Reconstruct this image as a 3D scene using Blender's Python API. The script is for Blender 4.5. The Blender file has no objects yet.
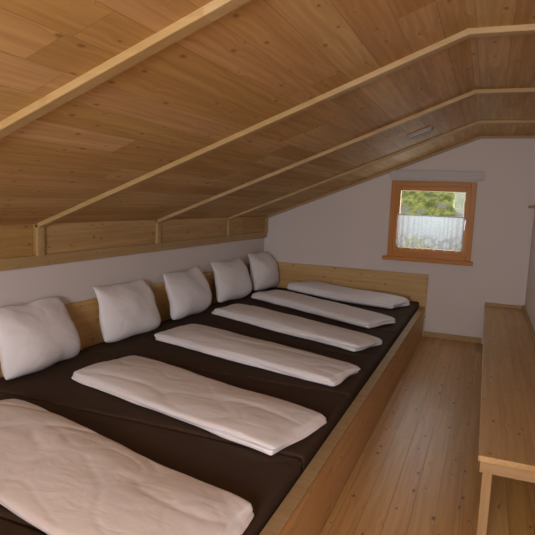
import bpy, bmesh, random
from math import *
from mathutils import Vector, Matrix, noise
random.seed(4)
scn=bpy.context.scene
COL=scn.collection
# ---------------- node helpers
class NT:
    def __init__(s,name):
        s.m=bpy.data.materials.new(name); s.m.use_nodes=True
        s.t=s.m.node_tree; s.t.nodes.clear()
        s.out=s.t.nodes.new('ShaderNodeOutputMaterial')
    def n(s,typ,ins=None,**kw):
        nd=s.t.nodes.new(typ)
        for k,v in kw.items(): setattr(nd,k,v)
        for k,v in (ins or {}).items():
            if isinstance(v,bpy.types.NodeSocket): s.t.links.new(v,nd.inputs[k])
            else: nd.inputs[k].default_value=v
        return nd
    def math(s,op,a,b=0.0,c=None):
        d={0:a,1:b}
        if c is not None: d[2]=c
        return s.n('ShaderNodeMath',d,operation=op).outputs[0]
    def mix(s,f,a,b,mode='MIX'):
        nd=s.n('ShaderNodeMix',None,data_type='RGBA',blend_type=mode)
        for k,v in ((0,f),(6,a),(7,b)):
            if isinstance(v,bpy.types.NodeSocket): s.t.links.new(v,nd.inputs[k])
            else: nd.inputs[k].default_value=v if k==0 else (tuple(v)+(1,))[:4]
        return nd.outputs[2]
    def ramp(s,f,a,b):
        nd=s.n('ShaderNodeMapRange',{0:f,1:a,2:b,3:0.0,4:1.0},interpolation_type='SMOOTHSTEP')
        return nd.outputs[0]
    def surf(s,sh): s.t.links.new(sh,s.out.inputs[0])
def lin(r,g,b):
    f=lambda c:(c/255/12.92) if c/255<=.04045 else ((c/255+.055)/1.055)**2.4
    return (f(r),f(g),f(b))
def wood(name,light,dark,pw=.13,pl=2.2,ac=0,al=1,rough=.5,knot=1.0,var=.5,seam=.035,spec=.25,seamdark=.5):
    N=NT(name)
    tc=N.n('ShaderNodeTexCoord'); sp=N.n('ShaderNodeSeparateXYZ',{0:tc.outputs['Object']})
    A=sp.outputs[ac];B=sp.outputs[al];Cc=sp.outputs[3-ac-al]
    a=N.math('DIVIDE',N.math('ADD',A,50.03),pw); i=N.math('FLOOR',a); fr=N.math('FRACT',a)
    r1=N.n('ShaderNodeTexWhiteNoise',{'W':i},noise_dimensions='1D').outputs[0]
    b=N.math('ADD',N.math('DIVIDE',B,pl),N.math('MULTIPLY',r1,7.3)); j=N.math('FLOOR',b); fb=N.math('FRACT',b)
    cv=N.n('ShaderNodeCombineXYZ',{0:i,1:j,2:3.0})
    rn=N.n('ShaderNodeTexWhiteNoise',{'Vector':cv.outputs[0]},noise_dimensions='3D')
    r2=rn.outputs[0]
    off=N.math('MULTIPLY',r2,37.0)
    kv=N.n('ShaderNodeCombineXYZ',{0:N.math('MULTIPLY',A,8.0),1:N.math('ADD',N.math('MULTIPLY',B,4.2),off),2:N.math('MULTIPLY',Cc,3.0)})
    vo=N.n('ShaderNodeTexVoronoi',{'Vector':kv.outputs[0],'Scale':1.0},voronoi_dimensions='2D')
    dist=vo.outputs['Distance']
    kc=N.n('ShaderNodeSeparateColor',{0:vo.outputs['Color']}).outputs[0]
    ksz=N.math('MULTIPLY',kc,.085)
    kn=N.math('SUBTRACT',1.0,N.ramp(N.math('DIVIDE',dist,N.math('ADD',ksz,.010)),.4,1.3))
    halo=N.math('SUBTRACT',1.0,N.ramp(dist,0.0,.36))
    ga=N.math('ADD',A,N.math('MULTIPLY',halo,.015))
    gv=N.n('ShaderNodeCombineXYZ',{0:N.math('MULTIPLY',ga,1.0),1:N.math('ADD',N.math('MULTIPLY',B,.035),off),2:N.math('MULTIPLY',Cc,1.0)})
    g1=N.n('ShaderNodeTexNoise',{'Vector':gv.outputs[0],'Scale':45.0,'Detail':3.0,'Roughness':.55}).outputs[0]
    g2=N.n('ShaderNodeTexNoise',{'Vector':gv.outputs[0],'Scale':11.0,'Detail':2.0}).outputs[0]
    gr=N.ramp(N.math('ADD',N.math('MULTIPLY',g1,.6),N.math('MULTIPLY',g2,.4)),.34,.66)
    c=N.mix(N.math('MULTIPLY',gr,.75),light,dark)
    tint=N.math('MULTIPLY_ADD',r2,var,1.0-var*.5)
    hs=N.n('ShaderNodeHueSaturation',{'Hue':N.math('MULTIPLY_ADD',r1,.012,.497),'Saturation':N.math('MULTIPLY_ADD',r2,-.12,1.04),'Value':tint,'Color':c})
    c=hs.outputs[0]
    kcol=tuple(x*.36 for x in dark)
    c=N.mix(N.math('MULTIPLY',kn,.75*knot),c,kcol)
    e=N.math('MINIMUM',fr,N.math('SUBTRACT',1.0,fr))
    sm=N.math('SUBTRACT',1.0,N.ramp(e,0.0,seam))
    eb=N.math('MULTIPLY',N.math('MINIMUM',fb,N.math('SUBTRACT',1.0,fb)),pl/pw)
    sm2=N.math('SUBTRACT',1.0,N.ramp(eb,0.0,seam*.8))
    sm=N.math('MAXIMUM',sm,sm2)
    c=N.mix(N.math('MULTIPLY',sm,1-seamdark),c,tuple(x*.35 for x in dark))
    hgt=N.math('SUBTRACT',N.math('MULTIPLY',g1,.05),sm)
    bp=N.n('ShaderNodeBump',{'Strength':.25,'Distance':.002,'Height':hgt})
    p=N.n('ShaderNodeBsdfPrincipled',{'Base Color':c,'Roughness':rough,'Normal':bp.outputs[0],'Specular IOR Level':spec})
    N.surf(p.outputs[0]); return N.m
def cloth(name,col,rough=.9,sc=5,amp=.3,var=.02,dist=.01,stretch=(1,1,1)):
    N=NT(name); tc=N.n('ShaderNodeTexCoord')
    mp=N.n('ShaderNodeMapping',{0:tc.outputs['Object'],3:stretch})
    n1=N.n('ShaderNodeTexNoise',{'Vector':mp.outputs[0],'Scale':sc,'Detail':2.5,'Roughness':.5,'Distortion':.4}).outputs[0]
    n2=N.n('ShaderNodeTexNoise',{'Vector':tc.outputs['Object'],'Scale':420.0,'Detail':1.0}).outputs[0]
    c=N.mix(n1,tuple(x*(1-var) for x in col),tuple(min(1,x*(1+var)) for x in col))
    bp=N.n('ShaderNodeBump',{'Strength':amp,'Distance':dist,'Height':N.math('ADD',n1,N.math('MULTIPLY',n2,.012))})
    p=N.n('ShaderNodeBsdfPrincipled',{'Base Color':c,'Roughness':rough,'Normal':bp.outputs[0],'Specular IOR Level':.2})
    N.surf(p.outputs[0]); return N.m
def paint(name,col,rough=.85,sc=60,bump=.15):
    N=NT(name); tc=N.n('ShaderNodeTexCoord')
    n1=N.n('ShaderNodeTexNoise',{'Vector':tc.outputs['Object'],'Scale':sc,'Detail':5.0}).outputs[0]
    n2=N.n('ShaderNodeTexNoise',{'Vector':tc.outputs['Object'],'Scale':1.6,'Detail':2.0}).outputs[0]
    c=N.mix(n2,tuple(x*.96 for x in col),tuple(min(1,x*1.03) for x in col))
    bp=N.n('ShaderNodeBump',{'Strength':bump,'Distance':.003,'Height':n1})
    p=N.n('ShaderNodeBsdfPrincipled',{'Base Color':c,'Roughness':rough,'Normal':bp.outputs[0],'Specular IOR Level':.25})
    N.surf(p.outputs[0]); return N.m
# ---------------- materials
m_ceil=wood('ceiling_pine',lin(208,166,110),lin(176,132,80),.155,2.1,0,1,.65,.8,.20,.016,.18,.45)
m_floor=wood('floor_pine',lin(218,170,104),lin(186,136,76),.115,2.6,0,1,.36,1.2,.20,.024,.4,.42)
m_batten=wood('batten_pine',lin(230,196,142),lin(208,168,114),3.0,30,1,0,.6,.25,.1,.0)
m_band=wood('knee_pine',lin(200,158,106),lin(170,128,80),.6,3.3,2,1,.6,.9,.2,.01)
m_rail=wood('rail_pine',lin(228,190,138),lin(206,166,112),5,30,2,1,.5,.5,.1,.0)
m_boardY=wood('side_board_pine',lin(220,180,126),lin(194,152,100),.36,4.0,2,1,.5,.9,.12,.008)
m_boardX=wood('end_board_pine',lin(224,186,134),lin(200,158,106),.37,6.0,2,0,.5,.9,.12,.008)
m_bench=wood('bench_pine',lin(212,172,118),lin(186,144,92),.1025,9.0,0,1,.45,.8,.1,.012,.3,.7)
m_benchX=wood('bench_end_pine',lin(222,184,130),lin(200,158,106),4,8.0,2,0,.5,.4,.1,.0)
m_leg=wood('bench_leg_pine',lin(222,184,130),lin(200,158,106),4,8.0,0,2,.5,.4,.1,.0)
m_win=wood('window_oak',lin(244,168,64),lin(224,140,42),4,8.0,0,2,.4,.1,.1,.0)
m_winX=wood('window_oak_rail',lin(244,168,64),lin(224,140,42),4,8.0,2,0,.4,.1,.1,.0)
m_wall=paint('wall_plaster',lin(228,219,216))
m_white=paint('white_plastic',lin(206,202,203),.5,20,.02)
m_lamp=paint('lamp_diffuser',lin(190,182,176),.85,20,.02)
m_duvet=cloth('duvet_cotton',lin(247,243,247),.92,6,.35,.008,.016,(1,2.0,1))
m_pillow=cloth('pillow_cotton',lin(244,240,244),.92,6,.4,.008,.018)
m_sheet=cloth('brown_jersey',lin(74,58,47),.92,2.2,.4,.08,.02)
m_metal=NT('brushed_metal');_p=m_metal.n('ShaderNodeBsdfPrincipled',{'Base Color':(.5,.5,.52,1),'Metallic':.9,'Roughness':.35});m_metal.surf(_p.outputs[0]);m_metal=m_metal.m
# ---------------- geometry helpers
def link(o,parent=None):
    COL.objects.link(o)
    if parent: o.parent=parent
    return o
def meshobj(name,bm,mats,parent=None,smooth=False,loc=(0,0,0)):
    me=bpy.data.meshes.new(name); bm.normal_update(); bm.to_mesh(me); bm.free()
    for m in (mats if isinstance(mats,list) else [mats]): me.materials.append(m)
    if smooth:
        for p in me.polygons: p.use_smooth=True
    o=bpy.data.objects.new(name,me); o.location=loc
    return link(o,parent)
def addbox(bm,lo,hi,M=None,mi=0):
    c=[Vector((x,y,z)) for x in (lo[0],hi[0]) for y in (lo[1],hi[1]) for z in (lo[2],hi[2])]
    if M: c=[M@v for v in c]
    v=[bm.verts.new(p) for p in c]
    for q in ((0,1,3,2),(4,6,7,5),(0,4,5,1),(2,3,7,6),(0,2,6,4),(1,5,7,3)):
        f=bm.faces.new([v[k] for k in q]); f.material_index=mi
def box(name,lo,hi,mat,parent=None,bev=0,loc=(0,0,0)):
    bm=bmesh.new(); addbox(bm,lo,hi); bmesh.ops.recalc_face_normals(bm,faces=bm.faces)
    o=meshobj(name,bm,mat,parent,loc=loc)
    if bev:
        b=o.modifiers.new('bevel','BEVEL');b.width=bev;b.segments=3;b.limit_method='ANGLE'
    return o
def boxes(name,lst,mats,parent=None,bev=0,loc=(0,0,0)):
    bm=bmesh.new()
    for e in lst:
        addbox(bm,e[0],e[1],e[2] if len(e)>2 else None,e[3] if len(e)>3 else 0)
    bmesh.ops.recalc_face_normals(bm,faces=bm.faces)
    o=meshobj(name,bm,mats,parent,loc=loc)
    if bev:
        b=o.modifiers.new('bevel','BEVEL');b.width=bev;b.segments=2;b.limit_method='ANGLE'
    return o
def struct(o,label=None):
    o['kind']='structure'
    if label:o['label']=label
    return o
def thing(o,label,cat,group=None):
    o['label']=label;o['category']=cat
    if group:o['group']=group
    return o
def empty(name,loc):
    o=bpy.data.objects.new(name,None);o.location=loc;o.empty_display_size=.1
    return link(o)
# ---------------- room
XL,XR,D,YF=-2.728,.47,6.814,-2.2
XRID,ZC,ZK=-.153,2.374,1.333
T=.2
struct(box('floor',(XL-T,YF-T,-.15),(XR+T,D+T,0),m_floor),'oiled pine plank floor')
struct(box('wall_left',(XL-T,YF,0),(XL,D,1.5),m_wall),'white plastered low knee wall')
struct(box('wall_right',(XR,YF,0),(XR+T,D,ZC+.1),m_wall),'white plastered wall behind the bench')
WX0,WX1,WZ0,WZ1=-1.06,-.19,.96,1.81
struct(boxes('wall_back',[((XL-T,D,0),(WX0,D+T,ZC+.2)),((WX1,D,0),(XR+T,D+T,ZC+.2)),((WX0,D,0),(WX1,D+T,WZ0)),((WX0,D,WZ1),(WX1,D+T,ZC+.2))],m_wall),'white plastered gable wall with window opening')
struct(box('wall_front',(XL-T,YF-T,0),(XR+T,YF,ZC+.2),m_wall),'white plastered gable wall')
ang=atan2(ZC-ZK,XRID-XL); SL=hypot(ZC-ZK,XRID-XL)
bm=bmesh.new(); addbox(bm,(-.35,YF-T,0),(SL+.01,D+T,.08)); bmesh.ops.recalc_face_normals(bm,faces=bm.faces)
o=meshobj('ceiling',bm,m_ceil); o.location=(XL,0,ZK); o.rotation_euler=(0,-ang,0)
struct(o,'knotty pine tongue and groove boards on the roof slope')
struct(box('ceiling.001',(XRID-.02,YF-T,ZC),(XR+T,D+T,ZC+.08),m_ceil),'flat strip of knotty pine boards at the ridge')
struct(box('trim_1',(XL,YF,1.13),(XL+.02,D,ZK+.03),m_band),'brown pine board panel under the roof slope')
struct(box('trim_2',(XL,YF,1.065),(XL+.035,D,1.14),m_rail,bev=.004),'pale pine rail along the knee wall')
Ms=Matrix.Translation((XL,0,ZK))@Matrix.Rotation(-ang,4,'Y')
for k,y in enumerate([-1.3,.1,1.508,2.802,4.199,5.637,6.78]):
    w=.030 if k<6 else .022
    L=[((0.0,y-w,-.028),(SL-.003,y+w,.0),Ms),((XRID-.008,y-w,ZC-.028),(XR,y+w,ZC)),((XL+.02,y-w,1.13),(XL+.045,y+w,ZK+.01))]
    struct(boxes('trim_%d'%(k+3),L,m_batten,bev=.004),'pale pine cover batten across the roof slope')
struct(box('baseboard_back',(-.60,D-.018,0),(.05,D,.065),m_rail,bev=.003),'pale pine skirting board')
# ---------------- window
w=empty('window_1',(0,D,0)); struct(w,'small orange-stained wooden casement window')
X0,X1,Z0,Z1=-1.105,-.144,.945,1.853
def frame(name,x0,x1,z0,z1,tk,y0,y1,par,bev=.004):
    o=boxes(name,[((x0,y0,z0),(x0+tk,y1,z1)),((x1-tk,y0,z0),(x1,y1,z1)),((x0+tk,y0,z0),(x1-tk,y1,z0+tk),None,1),((x0+tk,y0,z1-tk),(x1-tk,y1,z1),None,1)],[m_win,m_winX],par,bev)
    return o
frame('casing',X0,X1,Z0,Z1,.06,-.025,.06,w)
frame('sash',X0+.055,X1-.055,Z0+.055,Z1-.055,.06,-.012,.05,w)
N=NT('window_glass');tr=N.n('ShaderNodeBsdfTransparent',{0:(.95,.97,.96,1)});gl=N.n('ShaderNodeBsdfGlossy',{'Roughness':.02});mx=N.n('ShaderNodeMixShader',{0:.006,1:tr.outputs[0],2:gl.outputs[0]});N.surf(mx.outputs[0])
box('pane',(X0+.11,.02,Z0+.11),(X1-.11,.024,Z1-.11),N.m,w)
box('sill',(X0-.05,-.075,Z0-.045),(X1+.03,.01,Z0),m_winX,w,.006)
h=boxes('handle',[((X1-.105,-.03,1.36),(X1-.085,-.012,1.42)),((X1-.1,-.04,1.3),(X1-.09,-.03,1.40))],m_metal,w,.002)
c=empty('lace_curtain',(0,D,0)); thing(c,'short white lace cafe curtain with scalloped hem across the window','curtain')
N=NT('lace'); tc=N.n('ShaderNodeTexCoord')
v1=N.n('ShaderNodeTexVoronoi',{'Vector':tc.outputs['Object'],'Scale':38.0},feature='DISTANCE_TO_EDGE').outputs[0]
sx=N.n('ShaderNodeSeparateXYZ',{0:tc.outputs['Object']})
v2=N.n('ShaderNodeTexVoronoi',{'Vector':tc.outputs['Object'],'Scale':13.0}).outputs[0]
low=N.ramp(sx.outputs[2],1.25,1.17)
a=N.math('MAXIMUM',N.math('MULTIPLY_ADD',N.ramp(v1,.10,.03),.16,.78),N.math('MULTIPLY',low,N.math('MULTIPLY',N.ramp(v2,.40,.28),.97)))
a=N.math('SUBTRACT',a,N.math('MULTIPLY',low,N.math('MULTIPLY',N.ramp(v2,.42,.6),.35)))
df=N.n('ShaderNodeBsdfDiffuse',{0:(.64,.66,.69,1)});tl=N.n('ShaderNodeBsdfTranslucent',{0:(.46,.49,.53,1)})
m1=N.n('ShaderNodeMixShader',{0:.5,1:df.outputs[0],2:tl.outputs[0]});tr=N.n('ShaderNodeBsdfTransparent')
m2=N.n('ShaderNodeMixShader',{0:a,1:tr.outputs[0],2:m1.outputs[0]});N.surf(m2.outputs[0])
cx0,cx1=X0+.1,X1-.1
bm=bmesh.new(); nx,nz=240,24; g=[]
for i in range(nx+1):
    u=i/nx; x=cx0+(cx1-cx0)*u; zb=1.085-.035*abs(sin(u*pi*6)); row=[]
    for j in range(nz+1):
        t=j/nz; z=1.455+(zb-1.455)*t
        row.append(bm.verts.new((x,-.030-.007*(1+sin(u*90+sin(u*17)*1.5))*(.6+.4*t),z)))
    g.append(row)
for i in range(nx):
    for j in range(nz): bm.faces.new((g[i][j],g[i+1][j],g[i+1][j+1],g[i][j+1]))
meshobj('lace_panel',bm,N.m,c,True)
bm=bmesh.new(); bmesh.ops.create_cone(bm,cap_ends=True,segments=16,radius1=.005,radius2=.005,depth=cx1-cx0+.03,matrix=Matrix.Translation(((cx0+cx1)/2,-.03,1.45))@Matrix.Rotation(pi/2,4,'Y'))
meshobj('curtain_rod',bm,m_white,c,True)
b=empty('roller_blind',(-.6,D,1.93)); thing(b,'closed pale grey roller blind cassette mounted above the window','blind')
box('cassette',(-.53,-.055,-.045),(.53,0,.045),m_white,b,.005)
box('bottom_bar',(-.51,-.045,-.062),(.51,-.03,-.044),m_white,b,.003)
# outside
N=NT('hillside'); tc=N.n('ShaderNodeTexCoord')
sz=N.n('ShaderNodeSeparateXYZ',{0:tc.outputs['Object']}).outputs[2]
n1=N.n('ShaderNodeTexNoise',{'Vector':tc.outputs['Object'],'Scale':1.6,'Detail':6.0,'Roughness':.7}).outputs[0]
n2=N.n('ShaderNodeTexNoise',{'Vector':tc.outputs['Object'],'Scale':4.0,'Detail':6.0,'Roughness':.8}).outputs[0]
cc=N.mix(N.ramp(n2,.38,.62),lin(96,106,48),lin(188,188,106))
rock=N.math('ADD',n1,N.math('MULTIPLY',N.ramp(sz,2.0,1.5),.12))
cc=N.mix(N.ramp(rock,.58,.64),cc,lin(152,148,140))
p=N.n('ShaderNodeBsdfPrincipled',{'Base Color':cc,'Roughness':1.0});N.surf(p.outputs[0])
bm=bmesh.new(); bmesh.ops.create_grid(bm,x_segments=90,y_segments=60,size=1)
for v in bm.verts:
    x=v.co.x*14-4;y=v.co.y*9+18.5
    z=-1.5+(y-9.5)*.62
    n=noise.noise(Vector((x*.5,y*.5,0)))*.6+noise.noise(Vector((x*2,y*2,3)))*.2
    v.co=Vector((x,y,z+n))
o=meshobj('hillside_ground',bm,N.m,None,True); o['kind']='structure';o['label']='grassy rocky alpine slope outside the window'
# ---------------- lamp on slope
lp=empty('ceiling_lamp',Ms@Vector(((-.60-XL)/cos(ang),4.99,0))); lp.rotation_euler=(0,-ang,0)
thing(lp,'small flat grey ceiling lamp fixed on the pine slope','ceiling lamp')
box('base_plate',(-.11,-.075,-.01),(.11,.075,0),m_lamp,lp,.004)
box('diffuser',(-.10,-.065,-.026),(.10,.065,-.01),m_lamp,lp,.008)
# ---------------- bed platform
YB=.455
bp=empty('bed_platform',(-1.66,3.2,0)); thing(bp,'long communal pine sleeping platform with side board and headboards','bed')
def P(name,lo,hi,m,bev=.004):
    o=box(name,[lo[0]+1.66,lo[1]-3.2,lo[2]],[hi[0]+1.66,hi[1]-3.2,hi[2]],m,bp,bev);return o
g_=.004
P('side_board',(-.665,YB,0),(-.612,D-.045-g_,.350),m_boardY,.004)
P('top_rail',(-.668,YB,.350),(-.606,D-.045-g_,.368),m_batten,.004)
P('headboard',(XL+g_,YB,0),(XL+.03,D-.045-g_,.765),m_boardY)
P('end_board',(XL+g_,D-.045-g_,0),(-.60,D-g_,.752),m_boardX)
P('end_board.001',(XL+g_,YB-.04,0),(-.60,YB,.752),m_boardX)
P('slatted_base',(XL+.03,YB,.17),(-.67,D-.045-g_,.20),m_boardY)
def rounded(bm,hx,hy,hz,r,nx,ny,nz,fn=None):
    vs={}
    def key(p):return tuple(round(c,5) for c in p)
    def vert(p):
        k=key(p)
        if k not in vs:
            q=Vector([max(-h+r,min(h-r,c)) for c,h in zip(p,(hx,hy,hz))])
            d=Vector(p)-q
            if d.length>1e-9: q=q+d.normalized()*r
            if fn:q=fn(q)
            vs[k]=bm.verts.new(q)
        return vs[k]
    def dense(h,n):
        return [h*(lambda t:copysign(1-(1-abs(t))**1.6,t))(2*i/n-1) for i in range(n+1)]
    X,Y,Z=dense(hx,nx),dense(hy,ny),dense(hz,nz)
    for s in (-1,1):
        for i in range(nx):
            for j in range(ny):
                f=[vert((X[i],Y[j],s*hz)),vert((X[i+1],Y[j],s*hz)),vert((X[i+1],Y[j+1],s*hz)),vert((X[i],Y[j+1],s*hz))]
                bm.faces.new(f if s>0 else f[::-1])
        for i in range(nx):
            for k in range(nz):
                f=[vert((X[i],s*hy,Z[k])),vert((X[i+1],s*hy,Z[k])),vert((X[i+1],s*hy,Z[k+1])),vert((X[i],s*hy,Z[k+1]))]
                bm.faces.new(f if s<0 else f[::-1])
        for j in range(ny):
            for k in range(nz):
                f=[vert((s*hx,Y[j],Z[k])),vert((s*hx,Y[j+1],Z[k])),vert((s*hx,Y[j+1],Z[k+1])),vert((s*hx,Y[j],Z[k+1]))]
                bm.faces.new(f if s>0 else f[::-1])
ZM=.43
pitch=.9
for k in range(7):
    yc=D-.051-pitch*(k+.5)
    bm=bmesh.new()
    def fn(q,k=k):
        if q.z>0:
            q.z+=noise.noise(Vector((q.x*2.2,q.y*2.6,k*5)))*.004-.004
            cr=1-abs(noise.noise(Vector((q.x*1.5+q.y,q.y*4-q.x*.6,k*9+3))))*9
            q.z-=max(0,cr)**2*.003
        return q
    rounded(bm,1.0,pitch/2-.001,.11,.026,80,40,8,fn)
    o=meshobj('mattress',bm,m_sheet,None,True,(-1.675,yc,ZM-.11))
    thing(o,'mattress in a dark brown jersey fitted sheet','mattress','mattresses on the sleeping platform')
# ---------------- duvets
def duvet(cn,H,zb,seed,label,tiltL=0):
    nl,fl,fr,nr=[Vector(p) for p in cn]
    c=(nl+fl+fr+nr)/4; L=((nr-nl).length+(fr-fl).length)/2; W=((fl-nl).length+(fr-nr).length)/2
    hx,hy,hz=L/2,W/2,H/2
    bm=bmesh.new(); S=seed*7.31
    def fn(q):
        u=q.x/hx; v=q.y/hy; t=(q.z/hz)
        puff=max(0,(1-abs(u)**5))**.6*max(0,(1-abs(v)**2.6))**.7
        z=q.z
        if t>-.2:
            w=noise.noise(Vector((q.x*1.6,q.y*3.0,S)))*.014
            w+=noise.noise(Vector((q.x*4+q.y*2,q.y*7,S+9)))*.005
            cr=1-abs(noise.noise(Vector((q.x*1.3+q.y*.8,q.y*4.2-q.x*.6,S+20))))*5.5
            w-=max(0,cr)**2*.006
            cr=1-abs(noise.noise(Vector((q.x*3.2-q.y*2.4,q.y*5+q.x*1.6,S+60))))*6
            w-=max(0,cr)**2*.0028
            z+=(w+.024*puff)*min(1,(t+.2)/.6)*(.35+.65*puff)
        zz=(z+hz)
        zz*=1-.16*abs(u)**8-.10*abs(v)**6
        x,y=q.x,q.y
        g=exp(-((t+.1+.3*noise.noise(Vector((x*1.5,S,8))))/.18)**2)
        y*=1-.035*g*abs(v)**4*(1+.9*noise.noise(Vector((x*3,S,3))))
        x*=1-.010*g*abs(u)**4
        y+=noise.noise(Vector((x*1.8,S+2,t*.5)))*.026*abs(v)+noise.noise(Vector((x*6,S+5,t*.8)))*.008*abs(v)
        x+=noise.noise(Vector((S,y*4,t*1.0)))*.034*abs(u)
        k=(u*u)**6*(v*v)**6
        x*=1-.014*k; y*=1-.06*k
        p=(nl*(1-(x/hx+1)/2)+nr*((x/hx+1)/2))*(1-(y/hy+1)/2)+(fl*(1-(x/hx+1)/2)+fr*((x/hx+1)/2))*((y/hy+1)/2)
        tz=tiltL*max(0,-u)
        return Vector((p.x-c.x,p.y-c.y,max(0,zz)+tz))
    rounded(bm,hx,hy,hz,hz*.97,140,64,12,fn)
    o=meshobj('duvet',bm,m_duvet,None,True,(c.x,c.y,zb))
    s=o.modifiers.new('sub','SUBSURF');s.levels=1;s.render_levels=1
    thing(o,label,'duvet','folded duvets on the mattresses')
    return o
B='white cotton duvet folded into a long strip on the brown mattress'
duvet([(-2.46,1.58),(-2.20,2.13),(-.67,1.74),(-.74,1.20)],.058,ZM+.004,1,B)
duvet([(-2.27,2.58),(-2.15,3.10),(-.67,2.66),(-.80,2.16)],.058,ZM+.004,2,B)
duvet([(-2.36,3.61),(-2.29,4.13),(-.70,3.59),(-.80,3.19)],.060,ZM+.004,3,B)
duvet([(-2.43,4.71),(-2.30,5.13),(-.69,4.42),(-.85,4.05)],.065,ZM+.004,4,B)
duvet([(-2.44,5.73),(-2.30,6.17),(-.72,5.33),(-.91,4.91)],.072,ZM+.004,5,B)
duvet([(-2.22,6.28),(-2.04,6.70),(-.73,6.38),(-.88,5.97)],.095,ZM+.004,6,'white cotton folded duvet lying against the end board',.05)
# ---------------- pillows
def pillow(y,wd,ht,tk,lean,yaw,roll,seed,label,xo=0,zo=0):
    bm=bmesh.new(); n=48; S=seed*3.7
    sh={}
    for s in (-1,1):
        g=[]
        for i in range(n+1):
            row=[]
            a=2*i/n-1; a=copysign(1-(1-abs(a))**1.5,a)
            for j in range(n+1):
                b=2*j/n-1; b=copysign(1-(1-abs(b))**1.5,b)
                edge=i in(0,n) or j in(0,n)
                if edge and (i,j) in sh: row.append(sh[(i,j)]);continue
                cor=1-(.045 if b>0 else .09)*(a*a*b*b)**2
                yy=a*wd/2*(1-.02*(1-b*b)-.06*b)*cor; zz=b*ht/2*(1-.01*(1-a*a))*cor
                if b>0: zz-=.020*(1-a*a)*b
                th=tk/2*(max(0,(1-abs(a)**2.5))*max(0,(1-abs(b)**2.5)))**.5*(1-.40*b)
                w=noise.noise(Vector((yy*4,zz*4,S+s*4)))*.018+noise.noise(Vector((yy*9+zz*5,zz*8,S+s*9)))*.005
                an=atan2(b,a); rr=min(1,hypot(a,b))
                cr=1-abs(noise.noise(Vector((an*2.0,S,rr*.9+s))))*5
                w-=max(0,cr)**2*.006*rr*min(1,(1.25-rr)*2)
                xx=s*(th+w*(1 if not edge else 0)*min(1,th/.04))
                bend=.05*(b*b)*(1 if b>0 else .3)
                yy+=noise.noise(Vector((b*1.3,S,1)))*.02; zz+=noise.noise(Vector((a*1.3,S,5)))*.02
                v=bm.verts.new((xx-bend,yy,zz+ht/2)); row.append(v)
                if edge: sh[(i,j)]=v
            g.append(row)
        for i in range(n):
            for j in range(n):
                f=(g[i][j],g[i+1][j],g[i+1][j+1],g[i][j+1])
                bm.faces.new(f if s>0 else f[::-1])
    R=Matrix.Rotation(yaw,3,'Z')@Matrix.Rotation(-lean,3,'Y')@Matrix.Rotation(roll,3,'X')
    for v in bm.verts: v.co=R@v.co
    mz=min(v.co.z for v in bm.verts); mxx=min(v.co.x for v in bm.verts)
    for v in bm.verts: v.co.z-=mz; v.co.x-=mxx
    bmesh.ops.recalc_face_normals(bm,faces=bm.faces)
    o=meshobj('pillow',bm,m_pillow,None,True,(XL+.033+xo,y,ZM+.002+zo))
    s=o.modifiers.new('sub','SUBSURF');s.levels=1;s.render_levels=1
    thing(o,label,'pillow','white pillows along the headboard')
PW='plump white cotton pillow leaning upright against the pine headboard'
pillow(2.66,.64,.45,.20,.24,.04,.0,1,PW)
pillow(3.62,.68,.45,.19,.25,-.03,-.01,2,PW)
pillow(4.58,.74,.45,.19,.23,.03,.01,3,PW)
pillow(5.54,.76,.46,.19,.23,-.03,-.01,4,PW)
pillow(6.42,.62,.49,.20,.22,-.10,.0,5,'plump white cotton pillow standing in the corner of the headboards',.01)
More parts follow.
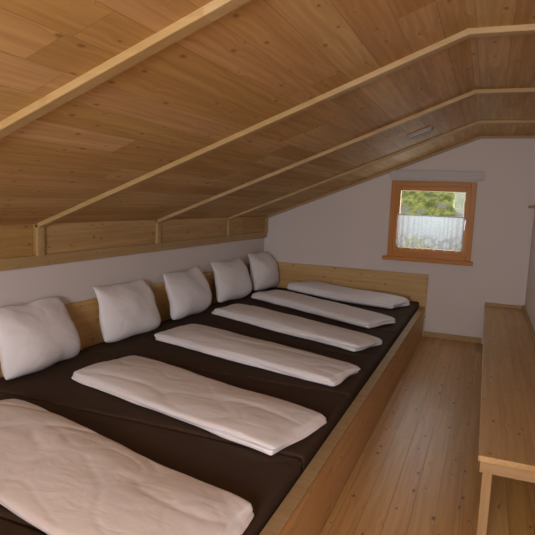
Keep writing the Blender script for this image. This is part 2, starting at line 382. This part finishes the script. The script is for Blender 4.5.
# ---------------- bench
be=empty('bench',(.26,4.68,0)); thing(be,'long low pine bench with plank seat along the white wall','bench')
def Q(name,lo,hi,m,bev=.004):
    return box(name,[lo[0]-.26,lo[1]-4.68,lo[2]],[hi[0]-.26,hi[1]-4.68,hi[2]],m,be,bev)
XB=XR-.004;DB=D-.004
Q('seat',(.05,2.58,.425),(XB,DB,.455),m_bench,.005)
Q('apron',(.06,2.585,.375),(XB,2.61,.425),m_benchX,.002)
Q('apron.001',(.06,2.61,.375),(.082,DB,.425),m_bench,.002)
for k,y in enumerate((2.64,4.6,6.6)):
    Q('leg' if k==0 else 'leg.%03d'%k,(.075,y,0),(.118,y+.05,.425 if k else .376),m_leg,.003)
    Q('leg.%03d'%(k+3),(XR-.05,y,0),(XR-.007,y+.05,.425 if k else .376),m_leg,.003)
Q('back_rail',(XR-.024,2.58,.455),(XB,DB,.50),m_rail,.003)
Q('back_rail.001',(.05,D-.024,.455),(XR-.024,DB,.49),m_rail,.003)
hk=empty('coat_rack',(XR,6.3,1.6)); thing(hk,'small wooden coat peg rail on the white wall','coat rack')
box('rail',(-.018,-.35,-.03),(0,.3,.03),m_boardY,hk,.004)
for k in range(3):
    bm=bmesh.new(); bmesh.ops.create_cone(bm,cap_ends=True,segments=16,radius1=.008,radius2=.013,depth=.06,matrix=Matrix.Translation((-.048,-.25+.25*k,0))@Matrix.Rotation(-pi/2,4,'Y'))
    meshobj('peg' if k==0 else 'peg.%03d'%k,bm,m_leg,hk,True)
# ---------------- light
W=bpy.data.worlds.new('w');scn.world=W;W.use_nodes=True
W.node_tree.nodes['Background'].inputs[0].default_value=(.97,.98,1,1);W.node_tree.nodes['Background'].inputs[1].default_value=1.0
def area(name,loc,target,sx,sy,p,col):
    l=bpy.data.lights.new(name,'AREA');l.shape='RECTANGLE';l.size=sx;l.size_y=sy;l.energy=p;l.color=col
    o=bpy.data.objects.new(name,l);o.location=loc
    o.rotation_euler=(Vector(target)-Vector(loc)).to_track_quat('-Z','Y').to_euler();link(o);return o
area('front_window_light',(-.35,YF+.05,1.5),(-1.0,4,.9),1.1,1.1,120,(.945,.965,1))
area('gable_window_light',(-.62,D+.25,1.5),(-.9,3.5,.2),.8,.8,9,(.96,.98,1))
# ---------------- camera
yaw,pit,rol=radians(21.392),radians(6.981),radians(2.427)
F=Vector((-sin(yaw)*cos(pit),cos(yaw)*cos(pit),-sin(pit)));R=Vector((cos(yaw),sin(yaw),0));U=R.cross(F)
R2=R*cos(rol)+U*sin(rol);U2=U*cos(rol)-R*sin(rol)
cam=bpy.data.cameras.new('camera');cam.sensor_width=36;cam.lens=553.5*36/535;cam.clip_start=.05
co=bpy.data.objects.new('camera',cam);link(co)
Mx=Matrix((R2,U2,-F)).transposed().to_4x4();Mx.translation=Vector((0,0,1.56));co.matrix_world=Mx
scn.camera=co
scn.view_settings.view_transform='Standard'
